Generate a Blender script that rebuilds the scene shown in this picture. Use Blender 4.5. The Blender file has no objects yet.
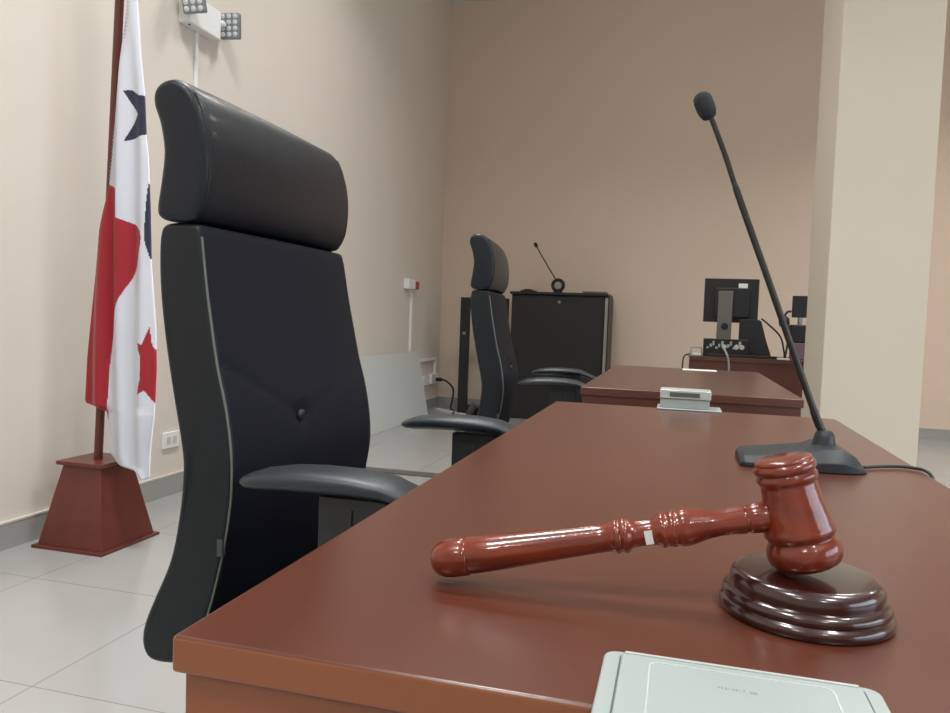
import bpy, bmesh, math, random
from mathutils import Vector, Matrix
random.seed(7)
PI = math.pi
scene = bpy.context.scene
COL = scene.collection

# ------------------------------------------------------------------ materials
def lin(c):
    return tuple((v / 12.92 if v <= .04045 else ((v + .055) / 1.055) ** 2.4) for v in [x / 255 for x in c])

def mat(name, rgb, rough=.5, metal=0, coat=0, coat_rough=.1, spec=.5, noise=0, nscale=40, bump=0, bscale=200,
        sheen=0, emit=None, estr=0, trans=0):
    m = bpy.data.materials.new(name); m.use_nodes = True
    nt = m.node_tree; b = nt.nodes['Principled BSDF']
    c = (*lin(rgb), 1)
    b.inputs['Base Color'].default_value = c
    b.inputs['Roughness'].default_value = rough
    b.inputs['Metallic'].default_value = metal
    b.inputs['Coat Weight'].default_value = coat
    b.inputs['Coat Roughness'].default_value = coat_rough
    b.inputs['Specular IOR Level'].default_value = spec
    b.inputs['Sheen Weight'].default_value = sheen
    if emit:
        b.inputs['Emission Color'].default_value = (*emit, 1); b.inputs['Emission Strength'].default_value = estr
    tc = nt.nodes.new('ShaderNodeTexCoord')
    if noise:
        n = nt.nodes.new('ShaderNodeTexNoise'); n.inputs['Scale'].default_value = nscale; n.inputs['Detail'].default_value = 4
        r = nt.nodes.new('ShaderNodeMixRGB'); r.blend_type = 'MIX'
        r.inputs[1].default_value = tuple(x * (1 - noise) for x in c[:3]) + (1,)
        r.inputs[2].default_value = tuple(min(1, x * (1 + noise)) for x in c[:3]) + (1,)
        nt.links.new(tc.outputs['Object'], n.inputs['Vector']); nt.links.new(n.outputs['Fac'], r.inputs[0])
        nt.links.new(r.outputs[0], b.inputs['Base Color'])
    if bump:
        n2 = nt.nodes.new('ShaderNodeTexNoise'); n2.inputs['Scale'].default_value = bscale; n2.inputs['Detail'].default_value = 3
        bp = nt.nodes.new('ShaderNodeBump'); bp.inputs['Strength'].default_value = bump; bp.inputs['Distance'].default_value = .002
        nt.links.new(tc.outputs['Object'], n2.inputs['Vector']); nt.links.new(n2.outputs['Fac'], bp.inputs['Height'])
        nt.links.new(bp.outputs[0], b.inputs['Normal'])
    return m

def wood(name, dark, light, rough=.35, coat=.3, scale=(1.5, 14, 14), coat_rough=.15, spec=.5, amt=1.0, bump=0):
    m = bpy.data.materials.new(name); m.use_nodes = True
    nt = m.node_tree; b = nt.nodes['Principled BSDF']
    tc = nt.nodes.new('ShaderNodeTexCoord'); mp = nt.nodes.new('ShaderNodeMapping')
    mp.inputs['Scale'].default_value = scale
    n = nt.nodes.new('ShaderNodeTexNoise'); n.inputs['Scale'].default_value = 1.6; n.inputs['Detail'].default_value = 6
    n.inputs['Roughness'].default_value = .55
    r = nt.nodes.new('ShaderNodeValToRGB')
    r.color_ramp.elements[0].position = .5 - .28 / amt; r.color_ramp.elements[0].color = (*lin(dark), 1)
    r.color_ramp.elements[1].position = .5 + .28 / amt; r.color_ramp.elements[1].color = (*lin(light), 1)
    nt.links.new(tc.outputs['Object'], mp.inputs['Vector']); nt.links.new(mp.outputs[0], n.inputs['Vector'])
    nt.links.new(n.outputs['Fac'], r.inputs[0]); nt.links.new(r.outputs[0], b.inputs['Base Color'])
    b.inputs['Roughness'].default_value = rough
    b.inputs['Coat Weight'].default_value = coat; b.inputs['Coat Roughness'].default_value = coat_rough
    b.inputs['Specular IOR Level'].default_value = spec
    if bump:
        n2 = nt.nodes.new('ShaderNodeTexNoise'); n2.inputs['Scale'].default_value = 260; n2.inputs['Detail'].default_value = 2
        bp = nt.nodes.new('ShaderNodeBump'); bp.inputs['Strength'].default_value = bump; bp.inputs['Distance'].default_value = .0006
        nt.links.new(tc.outputs['Object'], n2.inputs['Vector']); nt.links.new(n2.outputs['Fac'], bp.inputs['Height'])
        nt.links.new(bp.outputs[0], b.inputs['Normal']); nt.links.new(bp.outputs[0], b.inputs['Coat Normal'])
    return m

def floor_mat():
    m = bpy.data.materials.new('floor_tile'); m.use_nodes = True
    nt = m.node_tree; b = nt.nodes['Principled BSDF']
    tc = nt.nodes.new('ShaderNodeTexCoord'); mp = nt.nodes.new('ShaderNodeMapping')
    mp.inputs['Location'].default_value = (TX0, TY0, 0)
    br = nt.nodes.new('ShaderNodeTexBrick'); br.offset = 0; br.squash = 1
    br.inputs['Scale'].default_value = 1; br.inputs['Brick Width'].default_value = .6; br.inputs['Row Height'].default_value = .6
    br.inputs['Mortar Size'].default_value = .0018; br.inputs['Mortar Smooth'].default_value = .2
    br.inputs['Color1'].default_value = (*lin((163, 164, 163)), 1); br.inputs['Color2'].default_value = (*lin((166, 167, 166)), 1)
    br.inputs['Mortar'].default_value = (*lin((126, 124, 120)), 1)
    n = nt.nodes.new('ShaderNodeTexNoise'); n.inputs['Scale'].default_value = 5; n.inputs['Detail'].default_value = 5
    mx = nt.nodes.new('ShaderNodeMixRGB'); mx.blend_type = 'MULTIPLY'; mx.inputs[0].default_value = .08
    nt.links.new(tc.outputs['Object'], mp.inputs[0]); nt.links.new(mp.outputs[0], br.inputs['Vector'])
    nt.links.new(tc.outputs['Object'], n.inputs['Vector'])
    nt.links.new(br.outputs['Color'], mx.inputs[1]); nt.links.new(n.outputs['Fac'], mx.inputs[2])
    nt.links.new(mx.outputs[0], b.inputs['Base Color'])
    b.inputs['Roughness'].default_value = .16
    return m
TX0, TY0 = .305, -.28

def wall_mat(name, rgb, low=None, zl=.76, grad=None):
    m = mat(name, rgb, rough=.75, bump=.25, bscale=140, noise=.02, nscale=3)
    return m

M = {}
M['wall_l'] = wall_mat('painted_wall_cream', (220, 211, 201))
M['wall_b'] = wall_mat('painted_wall_beige', (220, 201, 184))
M['col'] = wall_mat('painted_column', (210, 200, 184))
M['ceil'] = mat('ceiling_tile_white', (225, 225, 220), rough=.9)
M['floor'] = floor_mat()
M['skirt'] = mat('grey_baseboard_tile', (160, 160, 158), rough=.3, noise=.06, nscale=12)
M['cap'] = mat('baseboard_cap', (205, 200, 190), rough=.5)
M['strip'] = mat('floor_strip', (88, 86, 82), rough=.4)
M['desk'] = wood('desk_veneer', (76, 38, 26), (88, 45, 30), rough=.28, coat=.25, scale=(12, 1.2, 12), amt=.8, coat_rough=.25)
M['desk_side'] = wood('desk_side_veneer', (116, 62, 32), (136, 76, 40), rough=.35, coat=.2, scale=(1.4, 12, 3), amt=.9)
M['desk_line'] = wood('desk_edge_line', (150, 96, 74), (168, 108, 84), rough=.25, coat=.4)
M['desk2'] = wood('desk_veneer_dark', (72, 42, 33), (82, 48, 37), rough=.32, coat=.25, scale=(12, 1.2, 12), amt=.8, coat_rough=.25)
M['desk2_side'] = wood('desk_side_dark', (78, 46, 38), (90, 53, 43), rough=.4, coat=.1, scale=(1.4, 12, 3))
M['gavel'] = wood('gavel_varnished_wood', (86, 22, 4), (122, 40, 8), rough=.3, coat=.8, coat_rough=.07, bump=.22, spec=.35, scale=(10, 40, 40))
M['block'] = wood('sound_block_varnished_wood', (34, 10, 8), (52, 15, 11), rough=.25, coat=.7, coat_rough=.05, scale=(10, 40, 40))
M['leather'] = mat('black_leather', (15, 21, 27), rough=.45, spec=.32, bump=.35, bscale=420, coat=.05)
M['leather_h'] = mat('black_leather_headrest', (15, 22, 31), rough=.38, spec=.32, bump=.35, bscale=420, coat=.08)
M['fabric'] = mat('black_mesh_fabric', (10, 15, 28), rough=.65, spec=.25, bump=.5, bscale=600)
M['pipe'] = mat('seam_piping_highlight', (96, 102, 94), rough=.4)  # paler than the leather: glossy highlight along the seam put into the colour
M['pad'] = mat('armrest_polyurethane', (34, 41, 48), rough=.38, bump=.2, bscale=500)
M['plastic'] = mat('black_plastic', (24, 25, 27), rough=.45, bump=.2, bscale=500)
M['armsup'] = mat('charcoal_plastic', (30, 33, 35), rough=.5)
M['tag'] = mat('grey_fabric_tag', (62, 66, 68), rough=.7)
M['mic'] = mat('mic_black_plastic', (34, 40, 47), rough=.42, bump=.2, bscale=600)
M['micfoam'] = mat('mic_foam', (44, 48, 52), rough=.95, bump=.8, bscale=900)
M['micneck'] = mat('mic_gooseneck_metal', (58, 58, 56), rough=.35, metal=.6)
M['silver'] = mat('brushed_silver', (164, 175, 174), rough=.34, metal=.25)
M['silver_hi'] = mat('pale_silver_highlight', (196, 204, 202), rough=.25, metal=.3)  # paler copy of the silver; edge highlights of the near box are painted in
M['silver_dk'] = mat('silver_groove', (150, 160, 158), rough=.4, metal=.2)
M['groove'] = mat('dark_gap', (84, 90, 90), rough=.6)
M['mark'] = mat('grey_print', (132, 142, 142), rough=.6)
M['white'] = mat('white_plastic', (234, 236, 234), rough=.45)
M['wpanel'] = mat('pale_grey_panel', (206, 212, 210), rough=.5)
M['red'] = mat('red_plastic', (176, 50, 44), rough=.4)
M['led'] = mat('led_lens', (206, 210, 214), rough=.15, coat=.6)
M['head'] = mat('led_reflector_grey', (136, 142, 148), rough=.3, metal=.4)
M['flagwood'] = wood('flag_base_wood', (90, 38, 32), (104, 46, 38), rough=.4, coat=.2, scale=(8, 8, 1.2), amt=.8)
M['fwhite'] = mat('flag_white_cloth', (202, 205, 214), rough=.8, bump=.3, bscale=700, sheen=.2)
M['fred'] = mat('flag_red_cloth', (152, 20, 34), rough=.8, bump=.3, bscale=700, sheen=.2)
M['fblue'] = mat('flag_navy_cloth', (26, 34, 58), rough=.8, bump=.3, bscale=700, sheen=.2)
M['black'] = mat('black_powder_coat', (22, 22, 24), rough=.5)
M['cabinet'] = mat('black_cabinet', (26, 26, 28), rough=.45)
M['alu'] = mat('aluminium_edge', (150, 150, 146), rough=.4, metal=.6)
M['grey'] = mat('monitor_stand_grey', (104, 102, 98), rough=.5)
M['monback'] = mat('monitor_back_plastic', (30, 32, 36), rough=.5)
M['pink'] = mat('mauve_card', (120, 92, 110), rough=.7)
M['cable'] = mat('black_cable', (26, 26, 26), rough=.5)
M['gcable'] = mat('grey_cable', (150, 150, 146), rough=.5)
M['button'] = mat('button_leather', (30, 33, 40), rough=.5)

# ------------------------------------------------------------------ helpers
def finish(name, bm, m, parent=None, smooth=True, angle=35, bevel=0, bseg=2, orig=None):
    """link bm (in world coordinates) as one mesh; origin moved to orig or the parent's"""
    o0 = Vector((0, 0, 0))
    if parent is not None: o0 = world_loc(parent)
    loc = Vector(orig) if orig is not None else (Vector((0, 0, 0)) if parent is None else o0)
    bmesh.ops.recalc_face_normals(bm, faces=bm.faces)
    bmesh.ops.translate(bm, vec=-loc, verts=bm.verts)
    me = bpy.data.meshes.new(name); bm.to_mesh(me); bm.free()
    ob = bpy.data.objects.new(name, me); COL.objects.link(ob)
    for mm in (m if isinstance(m, (list, tuple)) else [m]): me.materials.append(mm)
    if parent is not None:
        ob.parent = parent; ob.location = loc - o0
    else: ob.location = loc
    if smooth:
        for p in me.polygons: p.use_smooth = True
        try: me.set_sharp_from_angle(angle=math.radians(angle))
        except Exception: pass
    if bevel:
        bv = ob.modifiers.new('bevel', 'BEVEL'); bv.width = bevel; bv.segments = bseg; bv.limit_method = 'ANGLE'
        bv.angle_limit = math.radians(40); bv.harden_normals = False
    return ob

def world_loc(o):
    v = Vector(o.location); p = o.parent
    while p is not None: v += Vector(p.location); p = p.parent
    return v

def thing(name, label, cat, loc, group=None):
    o = bpy.data.objects.new(name, None); o.empty_display_size = .1; COL.objects.link(o)
    o.location = loc; o['label'] = label; o['category'] = cat
    if group: o['group'] = group
    return o

def tag(o, label, cat, group=None):
    o['label'] = label; o['category'] = cat
    if group: o['group'] = group
    return o

def struct(o): o['kind'] = 'structure'; return o

def box(bm, x0, x1, y0, y1, z0, z1, mi=0, mtx=None):
    v = [bm.verts.new((x, y, z)) for x in (x0, x1) for y in (y0, y1) for z in (z0, z1)]
    if mtx is not None:
        for q in v: q.co = mtx @ q.co
    fs = [(0, 1, 3, 2), (4, 6, 7, 5), (0, 4, 5, 1), (2, 3, 7, 6), (0, 2, 6, 4), (1, 5, 7, 3)]
    for f in fs: bm.faces.new([v[i] for i in f]).material_index = mi
    return v

def BX(*a, **k):
    bm = bmesh.new(); box(bm, *a, **k); return bm

def ring_frame(bm, rings, close_u=True, cap=True):
    """rings: list of lists of points, same length; skin between them"""
    vs = [[bm.verts.new(p) for p in r] for r in rings]
    n = len(vs[0])
    for i in range(len(vs) - 1):
        for j in range(n if close_u else n - 1):
            a, b, c, d = vs[i][j], vs[i][(j + 1) % n], vs[i + 1][(j + 1) % n], vs[i + 1][j]
            try: bm.faces.new((a, b, c, d))
            except ValueError: pass
    if cap:
        for r in (vs[0], vs[-1]):
            try: bm.faces.new(r)
            except ValueError: pass
    return vs

def lathe(bm, prof, origin, axis=(0, 0, 1), n=40):
    """prof: (t, r) along the axis"""
    ax = Vector(axis).normalized(); o = Vector(origin)
    up = Vector((0, 0, 1)) if abs(ax.z) < .9 else Vector((1, 0, 0))
    e1 = ax.cross(up).normalized(); e2 = ax.cross(e1)
    rings = []
    for t, r in prof:
        r = max(r, 1e-5)
        rings.append([o + ax * t + (e1 * math.cos(2 * PI * k / n) + e2 * math.sin(2 * PI * k / n)) * r for k in range(n)])
    ring_frame(bm, rings)

def tube(bm, pts, r, n=10, cap=True):
    pts = [Vector(p) for p in pts]
    rad = r if isinstance(r, (list, tuple)) else [r] * len(pts)
    rings = []; e = None
    for i, p in enumerate(pts):
        t = (pts[min(i + 1, len(pts) - 1)] - pts[max(i - 1, 0)]).normalized()
        if e is None:
            e = t.cross(Vector((0, 0, 1)) if abs(t.z) < .9 else Vector((1, 0, 0))).normalized()
        e = (e - t * e.dot(t)).normalized(); g = t.cross(e)
        rings.append([p + (e * math.cos(2 * PI * k / n) + g * math.sin(2 * PI * k / n)) * rad[i] for k in range(n)])
    ring_frame(bm, rings, cap=cap)

def spline(pts, sub=8, closed=False):
    """Catmull-Rom through tuples of any dimension"""
    n = len(pts); out = []
    rng = range(n) if closed else range(n - 1)
    g = (lambda i: pts[i % n]) if closed else (lambda i: pts[max(0, min(n - 1, i))])
    for i in rng:
        p0, p1, p2, p3 = g(i - 1), g(i), g(i + 1), g(i + 2)
        for k in range(sub):
            t = k / sub
            out.append(tuple(.5 * ((2 * b) + (-a + c) * t + (2 * a - 5 * b + 4 * c - d) * t * t + (-a + 3 * b - 3 * c + d) * t ** 3)
                             for a, b, c, d in zip(p0, p1, p2, p3)))
    if not closed: out.append(tuple(pts[-1]))
    return out

def resample(poly, n):
    """closed 2D polygon to n evenly spaced points"""
    P = [Vector(p) for p in poly]; P.append(P[0])
    L = [0]
    for a, b in zip(P, P[1:]): L.append(L[-1] + (b - a).length)
    out = []; j = 0
    for k in range(n):
        s = L[-1] * k / n
        while L[j + 1] < s: j += 1
        d = (L[j + 1] - L[j]) or 1
        out.append(P[j].lerp(P[j + 1], (s - L[j]) / d))
    return out

def pt_in(poly, x, y):
    c = False; j = len(poly) - 1
    for i in range(len(poly)):
        xi, yi = poly[i]; xj, yj = poly[j]
        if (yi > y) != (yj > y) and x < (xj - xi) * (y - yi) / (yj - yi) + xi: c = not c
        j = i
    return c

def interp(tab, t):
    if t <= tab[0][0]: return tab[0][1]
    for (a, u), (b, v) in zip(tab, tab[1:]):
        if t <= b: return u + (v - u) * (t - a) / (b - a)
    return tab[-1][1]

# ------------------------------------------------------------------ camera
cd = bpy.data.cameras.new('camera'); cam = bpy.data.objects.new('camera', cd); COL.objects.link(cam)
R3 = [[0.96433323, 0.04816487, -0.2602721], [0.26221046, -0.03952343, 0.964201], [0.03615377, -0.99805713, -0.05074309]]
mw = Matrix.Identity(4)
for i in range(3):
    mw[i][0] = R3[i][0]; mw[i][1] = -R3[i][1]; mw[i][2] = -R3[i][2]
mw[0][3], mw[1][3], mw[2][3] = 0, 0, .95
cam.matrix_world = mw
cd.sensor_fit = 'HORIZONTAL'; cd.sensor_width = 36; cd.lens = 753.83 / 950 * 36
cd.clip_start = .02; cd.clip_end = 100
scene.camera = cam

# ------------------------------------------------------------------ the room
XL, XR, YB, YF, H = -2.46, 4.6, 7.65, -4.5, 4.21
T = .12
struct(finish('floor', BX(XL, XR, YF, YB, -.12, 0), M['floor'], smooth=False))
struct(finish('ceiling', BX(XL - T, XR + T, YF - T, YB + T, H, H + .1), M['ceil'], smooth=False))
struct(finish('wall_left', BX(XL - T, XL, YF - T, YB + T, -.12, H), M['wall_l'], smooth=False))
struct(finish('wall_back', BX(XL, XR, YB, YB + T, -.12, H), M['wall_b'], smooth=False))
# right wall with a wide window opening, out of the frame
WY0, WY1, WZ0, WZ1 = -2.6, 2.0, 1.0, 2.8
bm = bmesh.new()
box(bm, XR, XR + T, YF - T, WY0, -.12, H); box(bm, XR, XR + T, WY1, YB + T, -.12, H)
box(bm, XR, XR + T, WY0, WY1, -.12, WZ0); box(bm, XR, XR + T, WY0, WY1, WZ1, H)
struct(finish('wall_right', bm, M['wall_b'], smooth=False))
struct(finish('wall_front', BX(XL, XR, YF - T, YF, -.12, H), M['wall_l'], smooth=False))
bm = bmesh.new()
for y in (WY0, WY0 + 1.51, WY0 + 3.05, WY1 - .04): box(bm, XR + .03, XR + .08, y, y + .04, WZ0, WZ1)
box(bm, XR + .03, XR + .08, WY0, WY1, WZ0, WZ0 + .04); box(bm, XR + .03, XR + .08, WY0, WY1, WZ1 - .04, WZ1)
struct(finish('window_1', bm, M['alu'], smooth=False))

def skirt(name, x0, x1, y0, y1, cx0, cx1, cy0, cy1, h=.10):
    bm = bmesh.new(); box(bm, x0, x1, y0, y1, 0, h); box(bm, cx0, cx1, cy0, cy1, h, h + .008, mi=1)
    struct(finish(name, bm, [M['skirt'], M['cap']], smooth=False))
skirt('baseboard_left', XL, XL + .012, YF, YB, XL, XL + .014, YF, YB)
skirt('baseboard_back', XL + .012, XR, YB - .012, YB, XL + .014, XR, YB - .014, YB)
struct(finish('trim_1', BX(XL + .012, .60, 4.20, 4.30, 0, .008), M['strip'], smooth=False, bevel=.002))   # threshold strip across the floor

# square column
bm = bmesh.new(); box(bm, .715, 1.178, 4.2, 4.8, 0, H)
struct(finish('wall_column', bm, M['col'], smooth=False, bevel=.006, bseg=3))

# ceiling light panels (recessed troffers)
def troffer(x, y, power, label, size=.6, spread=130):
    t = thing('ceiling_light', label, 'ceiling light', (x, y, H), 'square ceiling light panels')
    s = size / 2
    bm = bmesh.new()
    for a in ((x - s - .03, x - s, y - s - .03, y + s + .03), (x + s, x + s + .03, y - s - .03, y + s + .03),
              (x - s, x + s, y - s - .03, y - s), (x - s, x + s, y + s, y + s + .03)):
        box(bm, *a, H - .05, H - .0005)
    finish('frame', bm, M['white'], t, smooth=False)
    finish('diffuser', BX(x - s, x + s, y - s, y + s, H - .02, H - .001), DIFF, t, smooth=False)
    l = bpy.data.lights.new('panel_light', 'AREA'); l.shape = 'SQUARE'; l.size = size - .04; l.energy = power
    l.color = (1, .985, .955); l.spread = math.radians(spread)
    lo = bpy.data.objects.new('panel_light', l); COL.objects.link(lo); lo.location = (x, y, H - .03)
DIFF = mat('light_diffuser', (240, 240, 240), rough=.6, emit=(1, .965, .91), estr=3)
LIGHTS = [(-1.1, 1.9, 50), (-1.1, 4.3, 26), (1.6, 1.9, 34), (1.7, 4.6, 34), (-1.1, -.7, 44), (1.6, -.7, 40), (-1.1, -3.0, 36), (1.6, -3.0, 36), (3.4, 5.4, 48)]
for i, (x, y, p) in enumerate(LIGHTS):
    troffer(x, y, p, 'square white ceiling light panel, switched on')
# daylight through the window
l = bpy.data.lights.new('window_daylight', 'AREA'); l.shape = 'RECTANGLE'; l.size = WZ1 - WZ0; l.size_y = WY1 - WY0
l.energy = 110; l.color = (.74, .87, 1)
lo = bpy.data.objects.new('window_daylight', l); COL.objects.link(lo)
lo.location = (XR + .14, (WY0 + WY1) / 2, (WZ0 + WZ1) / 2); lo.rotation_euler = (0, math.radians(90), 0)

w = bpy.data.worlds.new('world'); scene.world = w; w.use_nodes = True
w.node_tree.nodes['Background'].inputs[0].default_value = (.75, .87, 1, 1)
w.node_tree.nodes['Background'].inputs[1].default_value = .8

# ------------------------------------------------------------------ desks
def desk(label, x0, x1, y0, y1, ztop, th, mt, ms, ml, overhang=.006, group='wooden desks in a row'):
    t = thing('desk', label, 'desk', ((x0 + x1) / 2, (y0 + y1) / 2, 0))
    finish('desktop', BX(x0, x1, y0, y1, ztop - th, ztop), [mt], t, bevel=.0025, bseg=3)
    d = t.children[0]
    d.data.materials.append(ms)
    for p in d.data.polygons:
        if abs(p.normal.z) < .5: p.material_index = 1
    zt = ztop - th
    finish('side_panel', BX(x0 + overhang, x1 - overhang, y0 + overhang, y0 + overhang + .022, 0, zt), ms, t, bevel=.001)
    finish('side_panel', BX(x0 + overhang, x1 - overhang, y1 - overhang - .022, y1 - overhang, 0, zt), ms, t, bevel=.001)
    finish('modesty_panel', BX(x1 - .08, x1 - .062, y0 + overhang + .022, y1 - overhang - .022, .12, zt), ms, t)
    return t
D1 = desk('near wooden desk with the gavel on it', -.290, .352, .388, 1.869, .75, .023, M['desk'], M['desk_side'], M['desk_line'])
D2 = desk('middle wooden desk beyond the gavel desk, beside the far chair', -.288, .355, 2.335, 3.66, .75, .025, M['desk2'], M['desk2_side'], M['desk_line'])
D3 = desk('wooden desk at the back wall carrying the computer monitor', .075, 1.15, 5.42, 6.05, .745, .03, M['desk2_side'], M['desk2_side'], M['desk_line'])
finish('front_panel', BX(.082, 1.143, 5.45, 5.468, .05, .714), M['desk2_side'], D3)

# ------------------------------------------------------------------ gavel
GA = Vector((.0945, .564, .7850))           # head bottom centre
tilt = math.radians(15.5)
ux = Vector((-math.sin(tilt), 0, math.cos(tilt)))      # head axis
ht = math.radians(12.4); hx = Vector((-math.cos(ht), 0, -math.sin(ht)))     # handle direction
hx = (hx + Vector((0, -.11, 0))).normalized()
g = thing('gavel', 'red-brown varnished wooden gavel leaning on the dark sound block', 'gavel', GA)
k = .00082
hp = [(0, 0), (0, 20), (1, 28), (3, 32), (7, 35.5), (13, 37.2), (19, 36.6), (23, 34.6), (25.5, 32.2), (27, 31.8), (28.5, 33), (31, 35), (34, 35.4), (37, 34.4), (40, 33.6),
      (46, 33), (54, 31.2), (62, 29.4), (70, 28.2), (75, 27.8), (77, 27.2), (78.5, 28.6), (81, 30.2), (84, 30.2), (86, 28.6), (87, 28.2), (88, 29.6), (90, 31), (93, 31), (95, 29.6), (96, 28.2), (97.5, 28.6), (99, 28), (100, 26), (100.2, 0)]
bm = bmesh.new(); lathe(bm, [(t * k * .95, r * k * .83) for t, r in hp], GA, ux, 56)
finish('head', bm, M['gavel'], g, angle=60)
hd = [(0, 0), (.8, 5), (3, 10), (8, 14.5), (15, 17.3), (24, 18.4), (34, 18.4), (40.5, 18), (41.5, 17.2), (43, 17.8), (70, 17), (110, 15.4), (150, 13.8), (180, 13), (193, 13), (196, 14.6), (199, 15.8), (202, 15.4), (203.5, 14.4),
      (205.5, 15.6), (209, 16.2), (212, 14.6), (214.5, 12.4), (222, 11.8), (234, 11.8), (241, 12.8), (243.5, 15), (247, 16.2), (250, 15), (251.5, 14.6), (254, 15.8), (257.5, 16.6), (260, 15.8), (261.5, 15.2), (264, 16.6), (270, 17), (278, 16), (290, 13.4),
      (302, 11.9), (314, 11.8), (327, 12.8), (329.5, 12.6), (331, 11.8), (332.5, 12.8), (340, 13.6), (349, 14), (351, 13.4), (352, 0)]
kk = .000702
HC = GA + ux * (47 * k)
L = 352 * kk
start = HC + hx * (L + .018)
bm = bmesh.new(); lathe(bm, [(t * kk, r * k * .96) for t, r in hd], start, -hx, 40)
hnd = finish('handle', bm, M['gavel'], g, angle=60)
# small white sticker on the neck, curved round the wood
sc_ = start - hx * (233 * kk)
bm = bmesh.new()
e1 = Vector((0, -1, 0)); e2 = hx.cross(e1).normalized()
if e2.z < 0: e2 = -e2
rr = []
for j in range(7):
    a = math.radians(-46 + j * 11)
    rr.append(((e1 * math.cos(a) + e2 * math.sin(a)), a))
for off in (0,):
    A = [sc_ - hx * .0028 + n * (12.3 * k) for n, a in rr]; B = [sc_ + hx * .0028 + n * (12.3 * k) for n, a in rr]
    A2 = [p + n * -.0004 for p, (n, a) in zip(A, rr)]; B2 = [p + n * -.0004 for p, (n, a) in zip(B, rr)]
    ring_frame(bm, [A + B[::-1], A2 + B2[::-1]])
finish('sticker', bm, M['white'], hnd)['label'] = 'tiny white paper sticker'
# sound block
SB = Vector((.0945, .5705, .75))
bp_ = [(0, 0), (0, .0565), (.0015, .0580), (.0055, .0586), (.0085, .0578), (.0098, .0560), (.0105, .0555), (.0118, .0562), (.0145, .0566), (.0175, .0556), (.019, .0532),
       (.0200, .0515), (.0212, .0514), (.0235, .0518), (.0275, .0516), (.0310, .0502), (.0330, .0480), (.0340, .0455), (.0343, .0440), (.0344, 0)]
bm = bmesh.new(); lathe(bm, [(t * .86, q * .985) for t, q in bp_], SB, (0, 0, 1), 72)
tag(finish('sound_block', bm, M['block'], orig=SB, angle=50), 'round dark varnished wooden sound block under the gavel head', 'sound block')

# ------------------------------------------------------------------ big microphone on the near desk
MC = Vector((.19, 1.235, .75))
mc = thing('microphone', 'large black gooseneck microphone standing on the near desk', 'microphone', MC)
bm = bmesh.new()
# base: low wedge, profile along X, width along Y tapering to the left
st = [(.094, .052, .010), (.100, .058, .014), (.150, .068, .019), (.188, .070, .024), (.205, .070, .031), (.232, .068, .031), (.250, .063, .022), (.260, .056, .010), (.265, .05, .005)]
rings = []
for x, wy, z in st:
    yc = 1.205 + (x - .1) * .07
    rings.append([Vector((x, yc - wy, .7505)), Vector((x, yc - wy, .7505 + z * .45)), Vector((x, yc - wy * .78, .75 + z)), Vector((x, yc + wy * .78, .75 + z)),
                  Vector((x, yc + wy, .7505 + z * .45)), Vector((x, yc + wy, .7505))])
ring_frame(bm, rings)
finish('base', bm, M['mic'], mc, bevel=.002, bseg=2, angle=25)
bm = bmesh.new()
lathe(bm, [(0, .0175), (.004, .018), (.010, .0165), (.020, .0145), (.026, .013), (.030, .0095), (.031, 0)], (.2165, 1.222, .771), (0, 0, 1), 28)
finish('neck_socket', bm, M['mic'], mc)
npts = [(.2155, 1.222, .795), (.207, 1.222, .812), (.192, 1.221, .850), (.165, 1.220, .920), (.126, 1.219, 1.022), (.097, 1.218, 1.096), (.070, 1.217, 1.166), (.055, 1.217, 1.208), (.042, 1.216, 1.240), (.033, 1.216, 1.262), (.027, 1.216, 1.274)]
sp = spline(npts, 8)
bm = bmesh.new(); tube(bm, sp, [.0060 if p[2] < .83 else (.0050 if p[2] < 1.16 else .0040) for p in sp], 14)
# slim stiffening rod beside the neck
finish('gooseneck', bm, M['micneck'], mc)
ax = (Vector(npts[-1]) - Vector(npts[-3])).normalized()
bm = bmesh.new()
ft = Vector((.0290, 1.216, 1.267))
lathe(bm, [(q * .88, u * .86) for q, u in [(0, 0), (0, .009), (.003, .0125), (.010, .0152), (.020, .0166), (.032, .0166), (.040, .0150), (.045, .0112), (.0475, .006), (.048, 0)]], ft, ax, 28)
finish('foam_windscreen', bm, M['micfoam'], mc, angle=80)
bm = bmesh.new()
cp = spline([(.268, 1.200, .7535), (.285, 1.215, .7535), (.305, 1.228, .7535), (.327, 1.236, .7535), (.342, 1.230, .7535), (.352, 1.215, .7532), (.358, 1.203, .746), (.360, 1.197, .72), (.360, 1.195, .60), (.360, 1.195, .45)], 6)
tube(bm, cp, .0024, 8)
finish('cord', bm, M['cable'], mc)

# ------------------------------------------------------------------ desk-edge power sockets
def rrect(x0, x1, y0, y1, r, n=6):
    pts = []
    for cx, cy, a0 in ((x1 - r, y1 - r, 0), (x0 + r, y1 - r, 90), (x0 + r, y0 + r, 180), (x1 - r, y0 + r, 270)):
        for i in range(n + 1):
            a = math.radians(a0 + 90 * i / n); pts.append((cx + r * math.cos(a), cy + r * math.sin(a)))
    return pts
def slab(bm, pts, z0, z1, mi=0, ins=0):
    r = [[Vector((x, y, z0)) for x, y in pts], [Vector((x, y, z1)) for x, y in pts]]
    ring_frame(bm, r)
ps = thing('power_socket_box', 'closed silver power socket box on the front edge of the near desk', 'power socket', (.04, .42, .75))
bm = bmesh.new(); slab(bm, rrect(-.034, .1155, .340, .4515, .008), .7502, .7540)
finish('frame', bm, M['silver'], ps, bevel=.0012, bseg=3)
bm = bmesh.new(); slab(bm, rrect(-.0235, .1055, .344, .4445, .002), .7541, .7562)
lid = finish('lid', bm, M['silver'], ps, bevel=.0006)
bm = bmesh.new(); slab(bm, rrect(-.022, .104, .4450, .4470, .0009), .7541, .7566)
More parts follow.
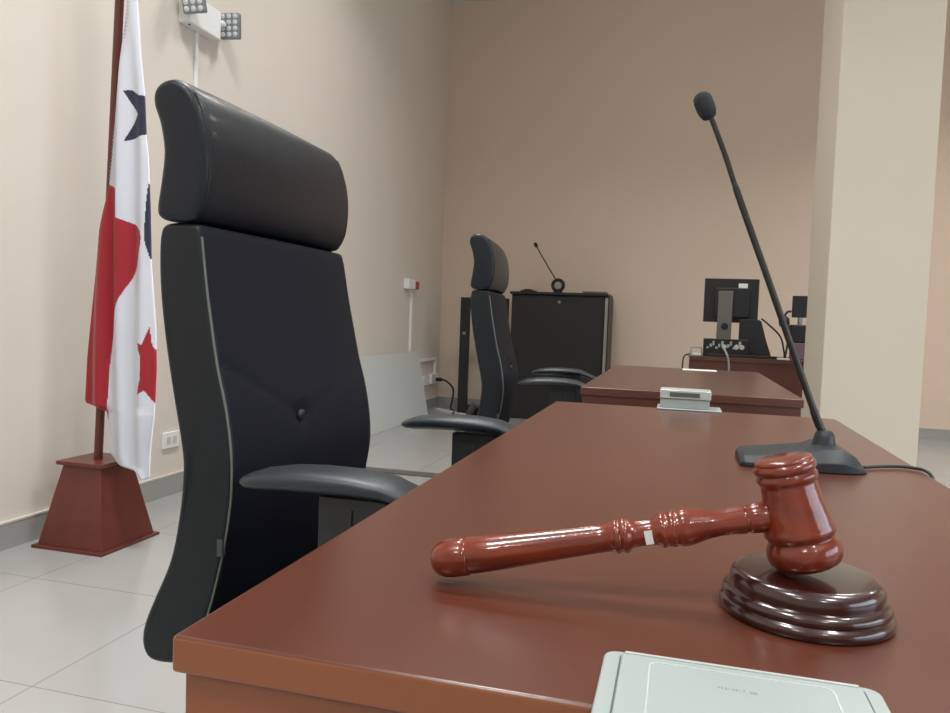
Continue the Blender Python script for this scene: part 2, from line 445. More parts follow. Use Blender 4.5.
finish('hinge', bm, M['silver_hi'], ps)['label'] = 'hinge strip with its highlight painted in pale silver'  # bright line along the back edge is a highlight, given as pale colour
bm = bmesh.new()
bm.free()
for x in (-.0248, .1062): finish('side_gap', BX(x, x + .0007, .344, .4445, .7541, .7545), M['groove'], ps, smooth=False)
bm = bmesh.new()   # raised rounded line on the lid
o_, i_ = rrect(-.008, .090, .352, .4385, .006, 8), rrect(-.0068, .0888, .3532, .4373, .005, 8)
vo = [bm.verts.new((x, y, .7565)) for x, y in o_]; vi = [bm.verts.new((x, y, .7565)) for x, y in i_]
vo2 = [bm.verts.new((x, y, .7560)) for x, y in o_]; vi2 = [bm.verts.new((x, y, .7560)) for x, y in i_]
n_ = len(vo)
for i in range(n_):
    j = (i + 1) % n_
    bm.faces.new((vo[i], vo[j], vi[j], vi[i])); bm.faces.new((vo2[i], vo2[j], vo[j], vo[i])); bm.faces.new((vi[i], vi[j], vi2[j], vi2[i]))
finish('embossed_line', bm, M['silver_hi'], lid)
bm = bmesh.new()   # faint printed mark: a row of tiny letters and a small block
for i, wdt in enumerate([.0011, .0010, .0012, .0004, .0011, .0010, .0004, .0011]):
    x = .0290 + i * .00185
    box(bm, x, x + wdt, .4182 - (i % 3) * .0002, .4198 + (i % 2) * .0004, .75625, .75640)
box(bm, .0452, .0492, .4172, .4196, .75625, .75642)
finish('printed_mark', bm, M['mark'], lid, smooth=False)
finish('clamp_body', BX(-.02, .104, .342, .381, .700, .7500), M['plastic'], ps, bevel=.002)

pf = thing('power_socket_box', 'open silver power socket box on the far edge of the near desk', 'power socket', (.03, 1.86, .75))
bm = bmesh.new(); slab(bm, rrect(-.044, .104, 1.836, 1.93, .006), .7502, .7535)
finish('frame', bm, M['silver'], pf, bevel=.001)
finish('socket_body', BX(-.037, .076, 1.852, 1.92, .7536, .7755), M['silver'], pf, bevel=.001)
bm = bmesh.new(); box(bm, -.038, .079, 1.848, 1.922, .7765, .7965)
lf = finish('lid', bm, M['silver_hi'], pf, bevel=.0012)
finish('socket_slot', BX(-.015, .053, 1.8462, 1.850, .7815, .7915), M['groove'], lf, smooth=False)['label'] = 'dark slot in the open lid'
finish('clamp_body', BX(-.03, .07, 1.873, 1.915, .70, .7500), M['plastic'], pf)

# ------------------------------------------------------------------ executive chair
def profile_solid(bm, poly, yc, hw, r, bulge=0, n=120, front=None, creases=None, ny=26, wfun=None):
    """closed XZ profile swept along Y, rounded towards both ends"""
    P = resample(poly, n)
    cen = sum((p for p in P), Vector((0, 0))) / n
    N = []
    for i in range(n):
        t = (P[(i + 1) % n] - P[i - 1]).normalized(); N.append(Vector((t.y, -t.x)))
    area = sum(P[i].x * P[(i + 1) % n].y - P[(i + 1) % n].x * P[i].y for i in range(n))
    if area < 0: N = [-v for v in N]
    S = []
    for i in range(7): a = PI / 2 * i / 6; S.append((-hw + r * (1 - math.sin(a)) if False else -hw + r - r * math.cos(a), r - r * math.sin(a)))
    # from the left end inwards
    S = sorted(S)
    m_ = [(-hw + r + (2 * hw - 2 * r) * i / ny, 0) for i in range(1, ny)]
    S2 = [(-y, ins) for y, ins in reversed(S)]
    rings = []
    for y, ins in S + m_ + S2:
        s = y / hw; ring = []
        for p, nv in zip(P, N):
            fb = max(0, nv.x) * bulge * max(0, 1 - s * s)
            q = p - nv * ins + Vector((fb, 0))
            wsc = wfun(p.y) if wfun else 1
            Y = y * wsc
            if creases and nv.x > .3:
                d = creases(Y, q.y); q = q - nv * d
            ring.append(Vector((q.x, yc + Y, q.y)))
        rings.append(ring)
    ring_frame(bm, rings)

BACK_REAR = [(x - .007, z) for x, z in [(-.712, 1.0715), (-.727, 1.060), (-.728, 1.017), (-.722, .96), (-.709, .888), (-.694, .817), (-.681, .76), (-.675, .717), (-.680, .658), (-.696, .583), (-.724, .52), (-.745, .473), (-.750, .442), (-.738, .420), (-.700, .419)]]
BACK_FRONT = [(-.668, .430), (-.650, .475), (-.632, .53), (-.614, .60), (-.604, .657), (-.600, .70), (-.603, .752), (-.613, .808), (-.628, .864), (-.640, .92), (-.652, .98), (-.664, 1.052), (-.674, 1.0705)]
HEAD = [(x - .008, z + .003) for x, z in [(-.700, 1.070), (-.722, 1.074), (-.730, 1.088), (-.724, 1.131), (-.7205, 1.170), (-.727, 1.208), (-.738, 1.238), (-.736, 1.258), (-.722, 1.270), (-.700, 1.272), (-.677, 1.259), (-.659, 1.232), (-.648, 1.195), (-.644, 1.155), (-.648, 1.112), (-.660, 1.078), (-.676, 1.070)]]
YC = 1.178; HW = .248
def seg_d(px, py, a, b):
    vx, vy = b[0] - a[0], b[1] - a[1]
    t = max(0, min(1, ((px - a[0]) * vx + (py - a[1]) * vy) / (vx * vx + vy * vy)))
    return math.hypot(px - a[0] - t * vx, py - a[1] - t * vy)
def creases(y, z):
    d = 0
    for a, b in (((-.235, .872), (-.055, .780)), ((.22, .85), (-.055, .780))):
        q = seg_d(y, z, a, b); d += (.0022 if a[0] < 0 else .001) * math.exp(-(q / .006) ** 2)
    q = math.hypot(y + .055, z - .780); d += .006 * math.exp(-(q / .018) ** 2)
    return d

def build_chair(label):
    t = thing('office_chair', label, 'chair', (-.45, YC, 0))
    # backrest
    poly = spline(BACK_REAR + BACK_FRONT, 6, closed=True)
    bm = bmesh.new()
    profile_solid(bm, poly, YC, HW, .009, bulge=.014, n=200, creases=creases, ny=60,
                  wfun=lambda z: interp([(.42, .94), (.50, .98), (.70, 1.01), (.9, .99), (1.07, .955)], z))
    b = finish('backrest', bm, M['leather'], t, angle=60)
    # darker fabric front face
    b.data.materials.append(M['fabric'])
    for p in b.data.polygons:
        if p.normal.x > .55 and abs(p.center[1]) < HW * .955: p.material_index = 1
    for s in (-1, 1):
        bm = bmesh.new()
        fr = spline([(x, z) for x, z in BACK_FRONT[1:-1]], 6)
        wf = lambda z: interp([(.42, .94), (.50, .98), (.70, 1.01), (.9, .99), (1.07, .955)], z)
        tube(bm, [(x - .0018, YC + s * (HW - .004) * wf(z), z) for x, z in fr], .0019, 8)
        finish('piping', bm, M['pipe'], b)
    bm = bmesh.new(); lathe(bm, [(0, .010), (.004, .010), (.007, .007), (.0078, 0)], (-.600, YC - .055, .780), (1, 0, -.15), 20)
    finish('button', bm, M['button'], b)
    finish('fabric_tag', BX(-.621, -.613, YC - HW * 1.0 - .0018, YC - HW * .97, .598, .622), M['tag'], b)['label'] = 'small grey fabric tag on the side seam'
    # headrest
    bm = bmesh.new()
    profile_solid(bm, spline(HEAD, 6, closed=True), YC - .008, HW * .952, .012, bulge=.012, n=140, ny=30)
    h = finish('headrest', bm, M['leather_h'], t, angle=60)
    for s in (-1, 1):
        bm = bmesh.new()
        fr = spline([(-.676, 1.254), (-.664, 1.228), (-.654, 1.190), (-.651, 1.150), (-.655, 1.110), (-.664, 1.088)], 6)
        tube(bm, [(x - .002, YC - .008 + s * (HW * .952 - .007), z) for x, z in fr], .0018, 8)
        finish('piping', bm, M['leather'], h)
    # seat
    bm = bmesh.new()
    sp_ = spline([(-.66, .40), (-.66, .47), (-.62, .492), (-.45, .480), (-.28, .492), (-.20, .482), (-.165, .45), (-.18, .415), (-.24, .40), (-.45, .395)], 6, closed=True)
    profile_solid(bm, sp_, YC, .245, .03, n=90, ny=20)
    finish('seat', bm, M['fabric'], t, angle=60)
    # armrests
    for s in (-1, 1):
        yc = YC + (.306 if s > 0 else -.292)
        bm = bmesh.new(); rings = []
        pr = [(-.553, .7235, .002, .001), (-.550, .7240, .017, .005), (-.540, .7255, .027, .009), (-.52, .7290, .034, .0125), (-.48, .7335, .039, .0145), (-.44, .7350, .041, .015), (-.39, .7355, .041, .0140),
              (-.345, .7320, .039, .0125), (-.318, .7240, .037, .0105), (-.297, .7140, .035, .0105), (-.278, .7080, .033, .010), (-.258, .7005, .024, .007), (-.252, .6990, .010, .003)]
        for x, z, wy, hz in pr:
            ring = []
            for q in range(28):
                a = 2 * PI * q / 28; c, s_ = math.cos(a), math.sin(a)
                ring.append(Vector((x, yc + wy * math.copysign(abs(c) ** .75, c), z + hz * math.copysign(abs(s_) ** .85, s_) * (1 if s_ > 0 else 1.1))))
            rings.append(ring)
        ring_frame(bm, rings)
        ar = finish('armrest', bm, M['pad'], t, angle=70)
        bm = bmesh.new()
        box(bm, -.438, -.345, yc - .014 - s * .004, yc + .014 - s * .004, .56, .7145)
        box(bm, -.42, -.36, yc - .020 - s * .004, yc + .020 - s * .004, .44, .60)
        box(bm, -.42, -.36, min(yc - s * .004, YC + s * .12), max(yc - s * .004, YC + s * .12), .382, .41)
        box(bm, -.42, -.36, yc - .020 - s * .004, yc + .020 - s * .004, .382, .45)
        box(bm, -.393, -.390, yc - s * .004 - .0165, yc - s * .004 + .0165, .60, .70)
        finish('armrest_bracket', bm, M['armsup'], ar, bevel=.005, bseg=3)
    # back bracket, mechanism, gas lift
    bm = bmesh.new()
    tube(bm, spline([(-.45, YC, .37), (-.60, YC, .375), (-.70, YC, .395), (-.755, YC, .46), (-.758, YC, .55), (-.735, YC, .60)], 6), .022, 12)
    finish('back_bracket', bm, M['plastic'], t)
    finish('mechanism', BX(-.54, -.34, YC - .08, YC + .08, .34, .40), M['plastic'], t, bevel=.01)
    bm = bmesh.new(); lathe(bm, [(0, .028), (.12, .028), (.121, .018), (.27, .018)], (-.45, YC, .075), (0, 0, 1), 24)
    finish('gas_lift', bm, M['plastic'], t)
    for i in range(5):
        a = 2 * PI * i / 5 + .3
        d = Vector((math.cos(a), math.sin(a), 0)); c = Vector((-.45, YC, 0))
        bm = bmesh.new(); rings = []
        for q, w_, z0, z1 in ((.0, .024, .075, .125), (.10, .022, .075, .118), (.20, .019, .070, .100), (.29, .016, .066, .086), (.305, .010, .067, .082)):
            n_ = Vector((-d.y, d.x, 0)); p = c + d * q
            rings.append([p + n_ * w_ + Vector((0, 0, z0)), p + n_ * w_ * .8 + Vector((0, 0, z1)), p - n_ * w_ * .8 + Vector((0, 0, z1)), p - n_ * w_ + Vector((0, 0, z0))])
        ring_frame(bm, rings)
        leg = finish('base_leg', bm, M['plastic'], t, bevel=.003)
        p = c + d * .285; n_ = Vector((-d.y, d.x, 0))
        bm = bmesh.new()
        for s in (-1, 1):
            lathe(bm, [(0, 0), (0, .022), (.003, .026), (.014, .026), (.017, .022), (.017, 0)], p + n_ * (.008 * s) + Vector((0, 0, .0265)), n_ * s, 20)
        tube(bm, [p + Vector((0, 0, .0265)) - n_ * .01, p + Vector((0, 0, .0265)) + n_ * .01], .006, 8)
        tube(bm, [p + Vector((0, 0, .03)), p + Vector((0, 0, .068))], .006, 8)
        finish('caster', bm, M['plastic'], leg)
    return t
chair1 = build_chair('near black high-back office chair beside the gavel desk')
def copy_tree(o, parent=None):
    c = o.copy(); COL.objects.link(c)
    if parent is not None: c.parent = parent
    for ch in list(o.children): copy_tree(ch, c)
    return c
chair2 = copy_tree(chair1); chair2.location = (-.485, 2.93, 0); chair2['label'] = 'far black high-back office chair beside the middle desk'
chair2.rotation_euler = (0, 0, math.radians(6))
for ch in chair2.children:      # the far chair's seat is set a little lower
    if ch.name.startswith(('backrest', 'headrest')): ch.location.z -= .018
    if ch.name.startswith('armrest'): ch.location.x += .008
for c_ in (chair1, chair2): c_['group'] = 'black office chairs behind the desks'

# ------------------------------------------------------------------ flag stand
FS = Vector((-2.222, 2.502, 0))
fs = thing('flag_stand', 'national flag draped on a wooden pole in a pyramid base by the left wall', 'flag', FS)
bm = bmesh.new()
def frus(bm, hw0, hw1, z0, z1):
    ring_frame(bm, [[FS + Vector((sx * h_, sy * h_, z)) for sx, sy in ((-1, -1), (1, -1), (1, 1), (-1, 1))] for h_, z in ((hw0, z0), (hw1, z1))])
frus(bm, .164, .164, 0, .012); frus(bm, .148, .087, .012, .320); 
finish('base', bm, M['flagwood'], fs, smooth=False, bevel=.0015)
bm = bmesh.new(); frus(bm, .106, .106, .3201, .335)
finish('base_top', bm, M['flagwood'], fs, smooth=False, bevel=.0015)
pd = Vector((-2.222, 2.50, .335)), Vector((-2.130, 2.50, 2.52))
bm = bmesh.new(); tube(bm, [pd[0], pd[1]], .0165, 20)
finish('pole', bm, M['flagwood'], fs)
bm = bmesh.new(); lathe(bm, [(0, .02), (.02, .024), (.04, .012), (.06, .022), (.10, .018), (.20, 0)], pd[1], (pd[1] - pd[0]), 20)
finish('finial', bm, M['alu'], fs)
# cloth
FL = [(2.46, -2.075), (2.30, -2.06), (2.139, -2.053), (2.095, -2.059), (1.964, -2.075), (1.839, -2.094), (1.682, -2.110), (1.472, -2.129), (1.404, -2.136), (1.237, -2.178), (.943, -2.210), (.744, -2.231), (.575, -2.240)]
FLAG_L = sorted([(.565, -2.236), (.563, -2.236), (.550, -2.186), (.535, -2.134), (.438, -2.115), (.375, -2.120), (.334, -2.086), (.316, -2.007), (.288, -1.945)] + FL[:-1] + [(.575, -2.239)])
FLAG_R = sorted([(2.46, -2.02), (2.136, -2.020), (2.092, -2.020), (1.886, -2.000), (1.752, -1.981), (1.592, -1.970), (1.51, -1.959), (1.331, -1.948), (1.11, -1.939), (.873, -1.915), (.714, -1.910), (.534, -1.916), (.406, -1.932), (.285, -1.939)])
REDP = [(-2.142, 1.412), (-2.08, 1.387), (-2.079, 1.283), (-2.022, 1.26), (-1.986, 1.236), (-1.979, 1.21), (-1.981, 1.185), (-2.0, 1.109), (-2.046, 1.013), (-2.083, .932), (-2.101, .85), (-2.119, .703), (-2.13, .50), (-2.33, .50), (-2.33, 1.1), (-2.26, 1.412)]
BLUEP = [(-1.957, 1.50), (-1.963, 1.395), (-1.967, 1.238), (-1.964, 1.189), (-1.939, 1.088), (-1.88, 1.15), (-1.88, 1.535)]
BST = [(-2.064, 1.759), (-2.035, 1.761), (-2.003, 1.741), (-1.989, 1.740), (-1.93, 1.68), (-1.93, 1.635), (-1.981, 1.594), (-2.02, 1.583), (-2.057, 1.568), (-2.039, 1.617), (-2.009, 1.673), (-2.041, 1.716)]
RST = [(-1.986, .813), (-1.961, .803), (-1.940, .871), (-1.931, .799), (-1.89, .745), (-1.89, .705), (-1.921, .631), (-1.922, .578), (-1.951, .629), (-1.983, .611), (-1.965, .677), (-1.966, .757)]
bm = bmesh.new()
NZ, NU = 640, 96
z_lo, z_hi = .290, 2.44
grid = []
for i in range(NZ + 1):
    z = z_lo + (z_hi - z_lo) * i / NZ
    xl, xr = interp(FLAG_L, z), interp(FLAG_R, z); row = []
    for j in range(2 * NU):
        if j < NU: u = j / (NU - 1)
        else: u = (2 * NU - 1 - j) / (NU - 1)
        front = j < NU
        edge = math.sin(PI * u) ** .5 if 0 < u < 1 else 0
        x = xl + (xr - xl) * u
        amp = min(1, (xr - xl) / .18)
        fold = .016 * math.sin((x + 2.2) * 62 + z * 2.2 + .6 * math.sin(z * 3)) * amp
        fold += .010 * math.sin((x + 2.1) * 27 + 1.0 - z * 1.3) * amp
        # one sharp fold where the hem overlaps
        xf = -2.080 if z > 1.28 else interp([(.29, -2.12), (.70, -2.119), (.93, -2.083), (1.28, -2.080)], z)
        step = -.012 / (1 + math.exp(-(x - xf) / .0025)) * interp([(1.35, 1), (1.9, .4)], z)
        y = 2.455 + (fold + step) * edge + (-.020 * edge if front else .030 * edge)
        if z < .5: y += (0.5 - z) * .02
        row.append(bm.verts.new((x - .008, y, z)))
    grid.append(row)
for i in range(NZ):
    z = z_lo + (z_hi - z_lo) * (i + .5) / NZ
    for j in range(2 * NU):
        a, b = grid[i][j], grid[i][(j + 1) % (2 * NU)]; c, d = grid[i + 1][(j + 1) % (2 * NU)], grid[i + 1][j]
        f = bm.faces.new((a, b, c, d))
        x = (a.co.x + b.co.x + c.co.x + d.co.x) / 4
        mi = 0
        if pt_in(REDP, x, z) or pt_in(RST, x, z): mi = 1
        if pt_in(BST, x, z) or pt_in(BLUEP, x, z): mi = 2
        f.material_index = mi
bm.faces.new(grid[0]); bm.faces.new(grid[-1])
flag = finish('flag', bm, [M['fwhite'], M['fred'], M['fblue']], fs, angle=180)
# stitched hem along the hoist
bm = bmesh.new()
for q in range(70):
    z = 1.43 + q * .0145
    x = interp(FLAG_L, z) + .013
    box(bm, x - .008, x + .004, 2.4335, 2.4355, z, z + .003)
finish('hem_stitching', bm, mat('hem_grey', (176, 178, 184), rough=.8), flag, smooth=False)

# ------------------------------------------------------------------ emergency light on the left wall
el = thing('emergency_light', 'white twin-head emergency light high on the left wall', 'emergency light', (XL, 3.36, 2.42))
finish('housing', BX(XL, XL + .065, 3.265, 3.53, 2.355, 2.50), M['white'], el, bevel=.006, bseg=3)
def lamp_head(cx, cy, cz, yaw, pitch, roll=0):
    m4 = Matrix.Translation((cx, cy, cz)) @ Matrix.Rotation(yaw, 4, 'Z') @ Matrix.Rotation(pitch, 4, 'X') @ Matrix.Rotation(roll, 4, 'Y')
    bm = bmesh.new(); box(bm, -.056, .056, -.014, .020, -.066, .066, mtx=m4)
    hd_ = finish('lamp_head', bm, M['head'], el, bevel=.008, bseg=3)
    bm = bmesh.new()
    for r in range(4):
        for c in range(3):
            p = m4 @ Vector((-.035 + c * .035, -.0135, -.046 + r * .031))
            n = (m4.to_3x3() @ Vector((0, -1, 0)))
            lathe(bm, [(0, .0125), (.003, .0135), (.005, .0115), (.0065, .006), (.007, 0)], p, n, 14)
    finish('led_lens', bm, M['led'], hd_)
lamp_head(-2.352, 3.235, 2.447, math.radians(12), math.radians(14), math.radians(-4))
lamp_head(-2.388, 3.60, 2.455, math.radians(6), math.radians(4), 0)
bm = bmesh.new(); tube(bm, [(-2.43, 3.26, 2.49), (-2.37, 3.255, 2.475)], .014, 12); finish('swivel', bm, M['white'], el); bm = bmesh.new(); tube(bm, [(-2.42, 3.52, 2.455), (-2.41, 3.58, 2.455)], .014, 12)
finish('swivel', bm, M['white'], el)
bm = bmesh.new(); lathe(bm, [(0, .006), (.003, .006), (.004, 0)], (-2.42, 3.30, 2.3548), (0, 0, -1), 12); finish('test_button', bm, M['plastic'], el)
tag(finish('cable_conduit', BX(XL, XL + .014, 3.395, 3.415, .42, 2.3548), M['white'], orig=(XL, 3.4, .42), bevel=.002), 'thin white conduit running down the wall from the emergency light', 'conduit')

def plate(name, y0, y1, z0, z1, label, cat, m=None, th=.012):
    o = thing(name, label, cat, (XL, (y0 + y1) / 2, (z0 + z1) / 2))
    finish('cover', BX(XL, XL + th, y0, y1, z0, z1), m or M['white'], o, bevel=.002)
    return o
s1 = plate('wall_socket', 3.19, 3.315, .242, .322, 'white wall socket low on the wall between flag and near chair', 'socket')
bm = bmesh.new()
for y in (3.215, 3.262): box(bm, XL + .0121, XL + .014, y, y + .028, .264, .300)
finish('outlet', bm, M['cap'], s1, bevel=.0015)
# switch box with red call point near the corner
s2 = plate('switch_box', 6.52, 6.70, 1.20, 1.29, 'white switch box with a red side high beside the back corner', 'switch', th=.05)
finish('red_cover', BX(XL, XL + .052, 6.701, 6.80, 1.20, 1.275), M['red'], s2, bevel=.003)['label'] = 'red button cover'
tag(finish('cable_conduit', BX(XL, XL + .018, 6.70, 6.735, .40, 1.199), M['white'], orig=(XL, 6.72, .4)), 'white conduit running down from the red and white switch box', 'conduit')
# trunking and sockets beside the corner
s3 = thing('socket_trunking', 'white socket trunking on the left wall next to the back corner', 'socket', (XL, 7.3, .4))
bm = bmesh.new()
box(bm, XL, XL + .02, 7.00, 7.50, .50, .525); box(bm, XL, XL + .02, 7.475, 7.50, .34, .50); box(bm, XL, XL + .02, 7.10, 7.135, .12, .26)
finish('duct', bm, M['white'], s3)
finish('outlet', BX(XL, XL + .035, 7.05, 7.24, .26, .35), M['white'], s3, bevel=.003)
finish('outlet', BX(XL, XL + .035, 7.32, 7.53, .26, .36), M['white'], s3, bevel=.003)
bm = bmesh.new()
tube(bm, spline([(XL + .037, 7.46, .30), (XL + .09, 7.46, .30), (-2.30, 7.44, .285), (-2.22, 7.40, .22), (-2.20, 7.33, .12), (-2.20, 7.28, .03), (-2.14, 7.2, .012), (-2.10, 7.02, .012)], 8), .010, 8)
lathe(bm, [(0, .018), (.05, .022), (.07, .012)], (XL + .036, 7.46, .30), (1, 0, 0), 12)
tag(finish('extension_cord', bm, M['cable'], orig=(XL + .04, 7.46, .30)), 'black power cord plugged in by the corner and drooping to the floor', 'cord')
bm = bmesh.new(); m4 = Matrix.Translation((-2.36, 7.32, 0)) @ Matrix.Rotation(math.radians(-38), 4, 'Z'); box(bm, 0, .62, -.02, .02, 0, .018, mtx=m4)
tag(finish('floor_raceway', bm, M['white'], orig=(-2.36, 7.32, 0)), 'white cable raceway lying on the floor in the corner', 'raceway')

# leaning pale panel
bm = bmesh.new()
ring_frame(bm, [[Vector((-2.322, y, .004)), Vector((-2.297, y, 0)), Vector((-2.418, y, .612)), Vector((-2.443, y, .606))] for y in (5.10, 6.86)])
tag(finish('leaning_panel', bm, M['wpanel'], smooth=False, orig=(-2.33, 5.98, 0), bevel=.003), 'large pale grey panel leaning against the left wall', 'panel')

# ------------------------------------------------------------------ black cabinets at the back wall
bk = thing('open_rack', 'tall narrow open black frame behind the far chair', 'rack', (-1.86, 7.2, 0))
finish('post', BX(-2.075, -1.985, 7.08, 7.13, .0, 1.15), M['black'], bk, bevel=.003)
finish('post', BX(-1.69, -1.60, 7.08, 7.13, .0, 1.15), M['black'], bk, bevel=.003)
finish('top_bar', BX(-1.985, -1.69, 7.08, 7.13, 1.09, 1.15), M['black'], bk)
finish('bottom_bar', BX(-1.985, -1.69, 7.08, 7.13, .02, .10), M['black'], bk)
bm = bmesh.new(); lathe(bm, [(0, .016), (.004, .016), (.005, 0)], (-2.03, 7.0795, .80), (0, -1, 0), 14); finish('lock', bm, M['alu'], bk)
cb = thing('cabinet', 'wide black cabinet against the back wall', 'cabinet', (-1.12, 7.3, 0))
finish('body', BX(-1.575, -.645, 7.12, 7.56, 0, 1.195), M['cabinet'], cb, bevel=.006)
finish('door', BX(-1.565, -.69, 7.095, 7.1198, .005, 1.175), M['black'], cb, bevel=.003)
finish('edge_trim', BX(-.682, -.655, 7.094, 7.1198, .02, 1.18), M['alu'], cb, bevel=.002)['label'] = 'pale metal edge strip'
finish('top', BX(-1.59, -.655, 7.085, 7.57, 1.1955, 1.222), M['cabinet'], cb, bevel=.006)
bm = bmesh.new(); lathe(bm, [(0, .014), (.004, .014), (.006, 0)], (-1.11, 7.0945, 1.13), (0, -1, 0), 14); finish('lock', bm, M['alu'], cb)
# things on the cabinet
bm = bmesh.new(); lathe(bm, [(0, 0), (0, .042), (.008, .045), (.014, .030), (.016, 0)], (-1.145, 7.2, 1.2225), (0, 0, 1), 24)
rm = thing('small_microphone', 'small gooseneck microphone with round speaker ring on the black cabinet', 'microphone', (-1.10, 7.2, 1.222))
finish('base', bm, M['plastic'], rm)
bm = bmesh.new(); rings = []
for i in range(28):
    a = 2 * PI * i / 28; c = Vector((-1.145 + .052 * math.cos(a), 7.2, 1.293 + .052 * math.sin(a)))
    dr = Vector((math.cos(a), 0, math.sin(a)))
    rings.append([c + dr * .016 * math.cos(b) + Vector((0, .02 * math.sin(b), 0)) for b in [2 * PI * q / 10 for q in range(10)]])
rings.append(rings[0]); ring_frame(bm, rings, cap=False); bmesh.ops.remove_doubles(bm, verts=bm.verts, dist=1e-6)
finish('ring', bm, M['plastic'], rm)
bm = bmesh.new(); lathe(bm, [(-.008, 0), (-.008, .036), (.008, .036), (.008, 0)], (-1.145, 7.2, 1.293), (0, 1, 0), 24); finish('speaker_face', bm, M['alu'], rm)
bm = bmesh.new(); tube(bm, spline([(-1.16, 7.2, 1.335), (-1.19, 7.2, 1.38), (-1.25, 7.2, 1.47), (-1.32, 7.2, 1.58), (-1.372, 7.2, 1.67)], 6), .006, 8); finish('gooseneck', bm, M['cable'], rm)
bm = bmesh.new(); lathe(bm, [(0, 0), (.004, .014), (.02, .018), (.045, .016), (.05, 0)], (-1.364, 7.2, 1.655), (-.4, 0, .6), 12); finish('mic_head', bm, M['micfoam'], rm)
bm = bmesh.new(); box(bm, -1.50, -1.36, 7.15, 7.28, 1.2225, 1.238); box(bm, -1.47, -1.40, 7.17, 7.25, 1.2385, 1.25)
tag(finish('conference_remote', bm, M['plastic'], orig=(-1.43, 7.2, 1.2225), bevel=.004), 'flat black device on the left end of the black cabinet top', 'device')
bm = bmesh.new(); box(bm, -.90, -.68, 7.14, 7.34, 1.2225, 1.240)
tag(finish('folder', bm, M['grey'], orig=(-.79, 7.24, 1.2225), bevel=.004), 'thin dark folder on the right end of the black cabinet top', 'folder')

# ------------------------------------------------------------------ computer desk
Y3 = 5.62
mn = thing('computer_monitor', 'black monitor seen from behind on the back desk, white sticker on it', 'monitor', (.33, Y3, .745))
m4 = Matrix.Translation((0, 0, 0))
finish('screen_housing', BX(.158, .525, Y3 + .03, Y3 + .065, .985, 1.295), M['monback'], mn, bevel=.004)
finish('rear_bulge', BX(.23, .46, Y3 + .004, Y3 + .0299, 1.02, 1.23), M['monback'], mn, bevel=.008)
finish('stand', BX(.252, .350, Y3 - .022, Y3 + .0039, .775, 1.205), M['grey'], mn, bevel=.004)['label'] = 'grey monitor stand column'
bm = bmesh.new(); lathe(bm, [(0, .024), (.004, .024), (.005, 0)], (.303, Y3 - .0222, .955), (0, -1, 0), 20); finish('cable_hole', bm, M['black'], mn)
finish('stand_foot', BX(.20, .42, Y3 - .02, Y3 + .16, .7455, .770), M['black'], mn, bevel=.005)
finish('sticker', BX(.387, .448, Y3 + .0285, Y3 + .0302, 1.2305, 1.262), M['white'], mn, smooth=False)['label'] = 'white sticker'
pc = thing('computer_unit', 'small silver and black computer unit with ports under the monitor', 'computer', (.33, 5.5, .745))
finish('case', BX(.165, .455, 5.46, 5.585, .7455, .868), M['plastic'], pc, bevel=.003)
bm = bmesh.new()
random.seed(3)
for i in range(13):
    x = .185 + i * .019; z = .80 + .012 * (i % 3)
    box(bm, x, x + .012 + .004 * (i % 2), 5.452, 5.4598, z, z + .014 + .008 * ((i * 7) % 3))
finish('ports', bm, M['silver'], pc, smooth=False)
for cx_ in (.30, .38, .415):
    bm = bmesh.new(); lathe(bm, [(0, .017), (.014, .016), (.016, 0)], (cx_, 5.4597, .815), (0, -1, 0), 14); finish('plug', bm, M['silver_hi'], pc)
bm = bmesh.new(); tube(bm, spline([(.30, 5.445, .80), (.315, 5.405, .77), (.33, 5.398, .72), (.34, 5.398, .60)], 6), .007, 8)
finish('cable', bm, M['gcable'], pc)
bm = bmesh.new()
ring_frame(bm, [[Vector((x, y, z)) for x, y in ((x0, 5.587), (x1, 5.587), (x1, 5.597), (x0, 5.597))] for x0, x1, z in ((.40, .625, .7455), (.40, .585, .86), (.40, .545, 1.0), (.40, .53, 1.01))])
tag(finish('document_holder', bm, M['monback'], orig=(.5, 5.6, .745), bevel=.003), 'black sloping document holder standing just right of the monitor', 'holder')
bm = bmesh.new(); tube(bm, spline([(.55, 5.66, 1.02), (.60, 5.66, .98), (.68, 5.66, .90), (.71, 5.66, .80), (.715, 5.66, .752)], 8), .006, 8)
tag(finish('monitor_cable', bm, M['cable'], orig=(.6, 5.66, .75)), 'thin black cable curving down right of the monitor', 'cable')
tag(finish('keyboard', BX(.20, .64, 5.425, 5.45, .7455, .765), M['black'], orig=(.42, 5.44, .745), bevel=.003), 'black keyboard edge along the front of the back desk', 'keyboard')
kt = thing('wire_tray', 'grey wire tray with papers on the left end of the back desk', 'tray', (.12, 5.52, .745))
bm = bmesh.new()
for z in (.7485, .80):
    tube(bm, [(.082, 5.44, z), (.155, 5.44, z), (.155, 5.60, z), (.082, 5.60, z), (.082, 5.44, z)], .003, 6)
for x, y in ((.082, 5.44), (.155, 5.44), (.155, 5.6), (.082, 5.6)): tube(bm, [(x, y, .7485), (x, y, .80)], .003, 6)
finish('wire_frame', bm, M['gcable'], kt)
finish('papers', BX(.09, .15, 5.45, 5.59, .7505, .762), M['white'], kt)
bm = bmesh.new(); tube(bm, spline([(.07, 5.50, .752), (.04, 5.48, .74), (.03, 5.47, .68), (.03, 5.47, .5)], 6), .005, 8)
tag(finish('hanging_cable', bm, M['cable'], orig=(.05, 5.48, .6)), 'black cable hanging off the left end of the back desk', 'cable')
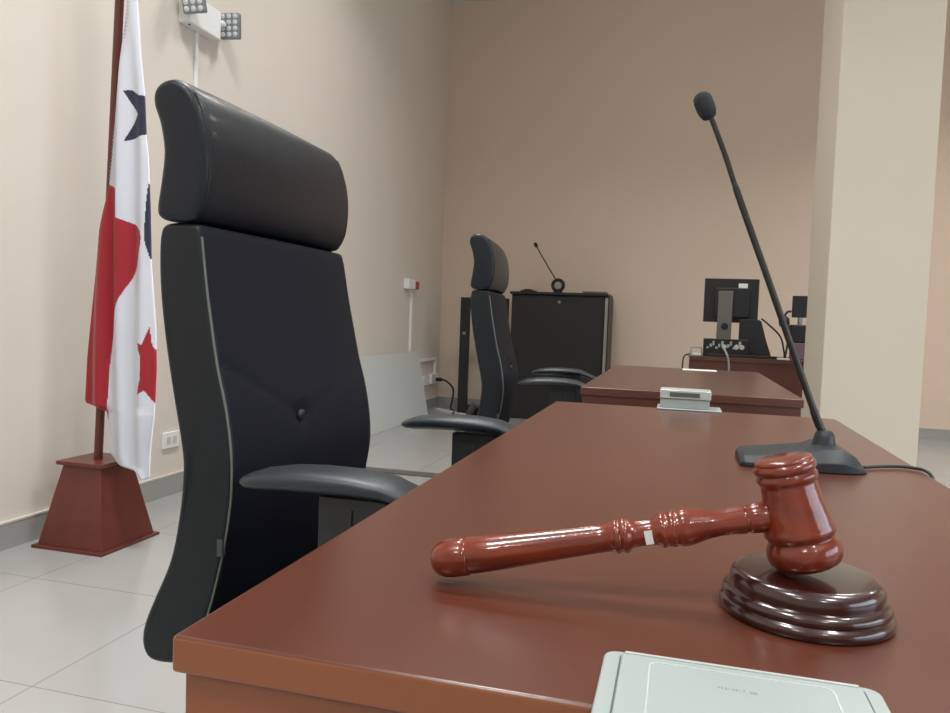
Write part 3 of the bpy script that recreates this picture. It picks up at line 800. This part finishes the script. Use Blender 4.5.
# second monitor group partly behind the column
m2 = thing('computer_monitor', 'small black monitor partly hidden by the column', 'monitor', (.83, 5.62, .745))
finish('screen_housing', BX(.745, 1.02, 5.62, 5.65, 1.035, 1.185), M['monback'], m2, bevel=.004)
bm = bmesh.new(); tube(bm, [(.80, 5.635, 1.036), (.80, 5.635, .98)], .016, 12); finish('neck', bm, M['alu'], m2)
finish('stand_foot', BX(.735, .95, 5.60, 5.68, .86, .985), M['monback'], m2, bevel=.01)
finish('stand_block', BX(.75, .95, 5.60, 5.70, .7455, .8599), M['pink'], m2, bevel=.004)['label'] = 'mauve block under the small monitor'
wc = thing('webcam', 'black webcam on a curved arm left of the small monitor', 'webcam', (.68, 5.58, .745))
bm = bmesh.new(); lathe(bm, [(0, 0), (.004, .03), (.02, .042), (.05, .040), (.07, .02), (.072, 0)], (.655, 5.58, 1.00), (.7, 0, .1), 18); finish('camera_body', bm, M['monback'], wc)
bm = bmesh.new()
tube(bm, spline([(.69, 5.58, 1.04), (.71, 5.59, 1.07), (.735, 5.60, 1.075)], 6), .008, 8)
tube(bm, spline([(.70, 5.58, .99), (.725, 5.58, .965), (.725, 5.58, .90), (.71, 5.58, .752)], 6), .007, 8)
finish('arm', bm, M['cable'], wc)
bm = bmesh.new(); lathe(bm, [(0, 0), (0, .022), (.006, .020), (.007, 0)], (.71, 5.58, .7455), (0, 0, 1), 18); finish('base', bm, M['cable'], wc)
tag(finish('notepad', BX(.60, .72, 5.43, 5.47, .7455, .756), M['wpanel'], orig=(.66, 5.45, .745)), 'pale notepad on the back desk right of the keyboard', 'notepad')
tag(finish('paper_sheet', BX(.02, .17, 3.52, 3.63, .7503, .7515), M['white'], orig=(.1, 3.58, .75)), 'white paper lying at the back edge of the middle desk', 'paper')

# ------------------------------------------------------------------ render look
vs = scene.view_settings
vs.view_transform = 'Standard'; vs.look = 'None'; vs.exposure = -0.09; vs.gamma = 1
try: vs.use_curve_mapping = False
except Exception: pass
scene.cycles.use_denoising = True
scene.cycles.max_bounces = 8
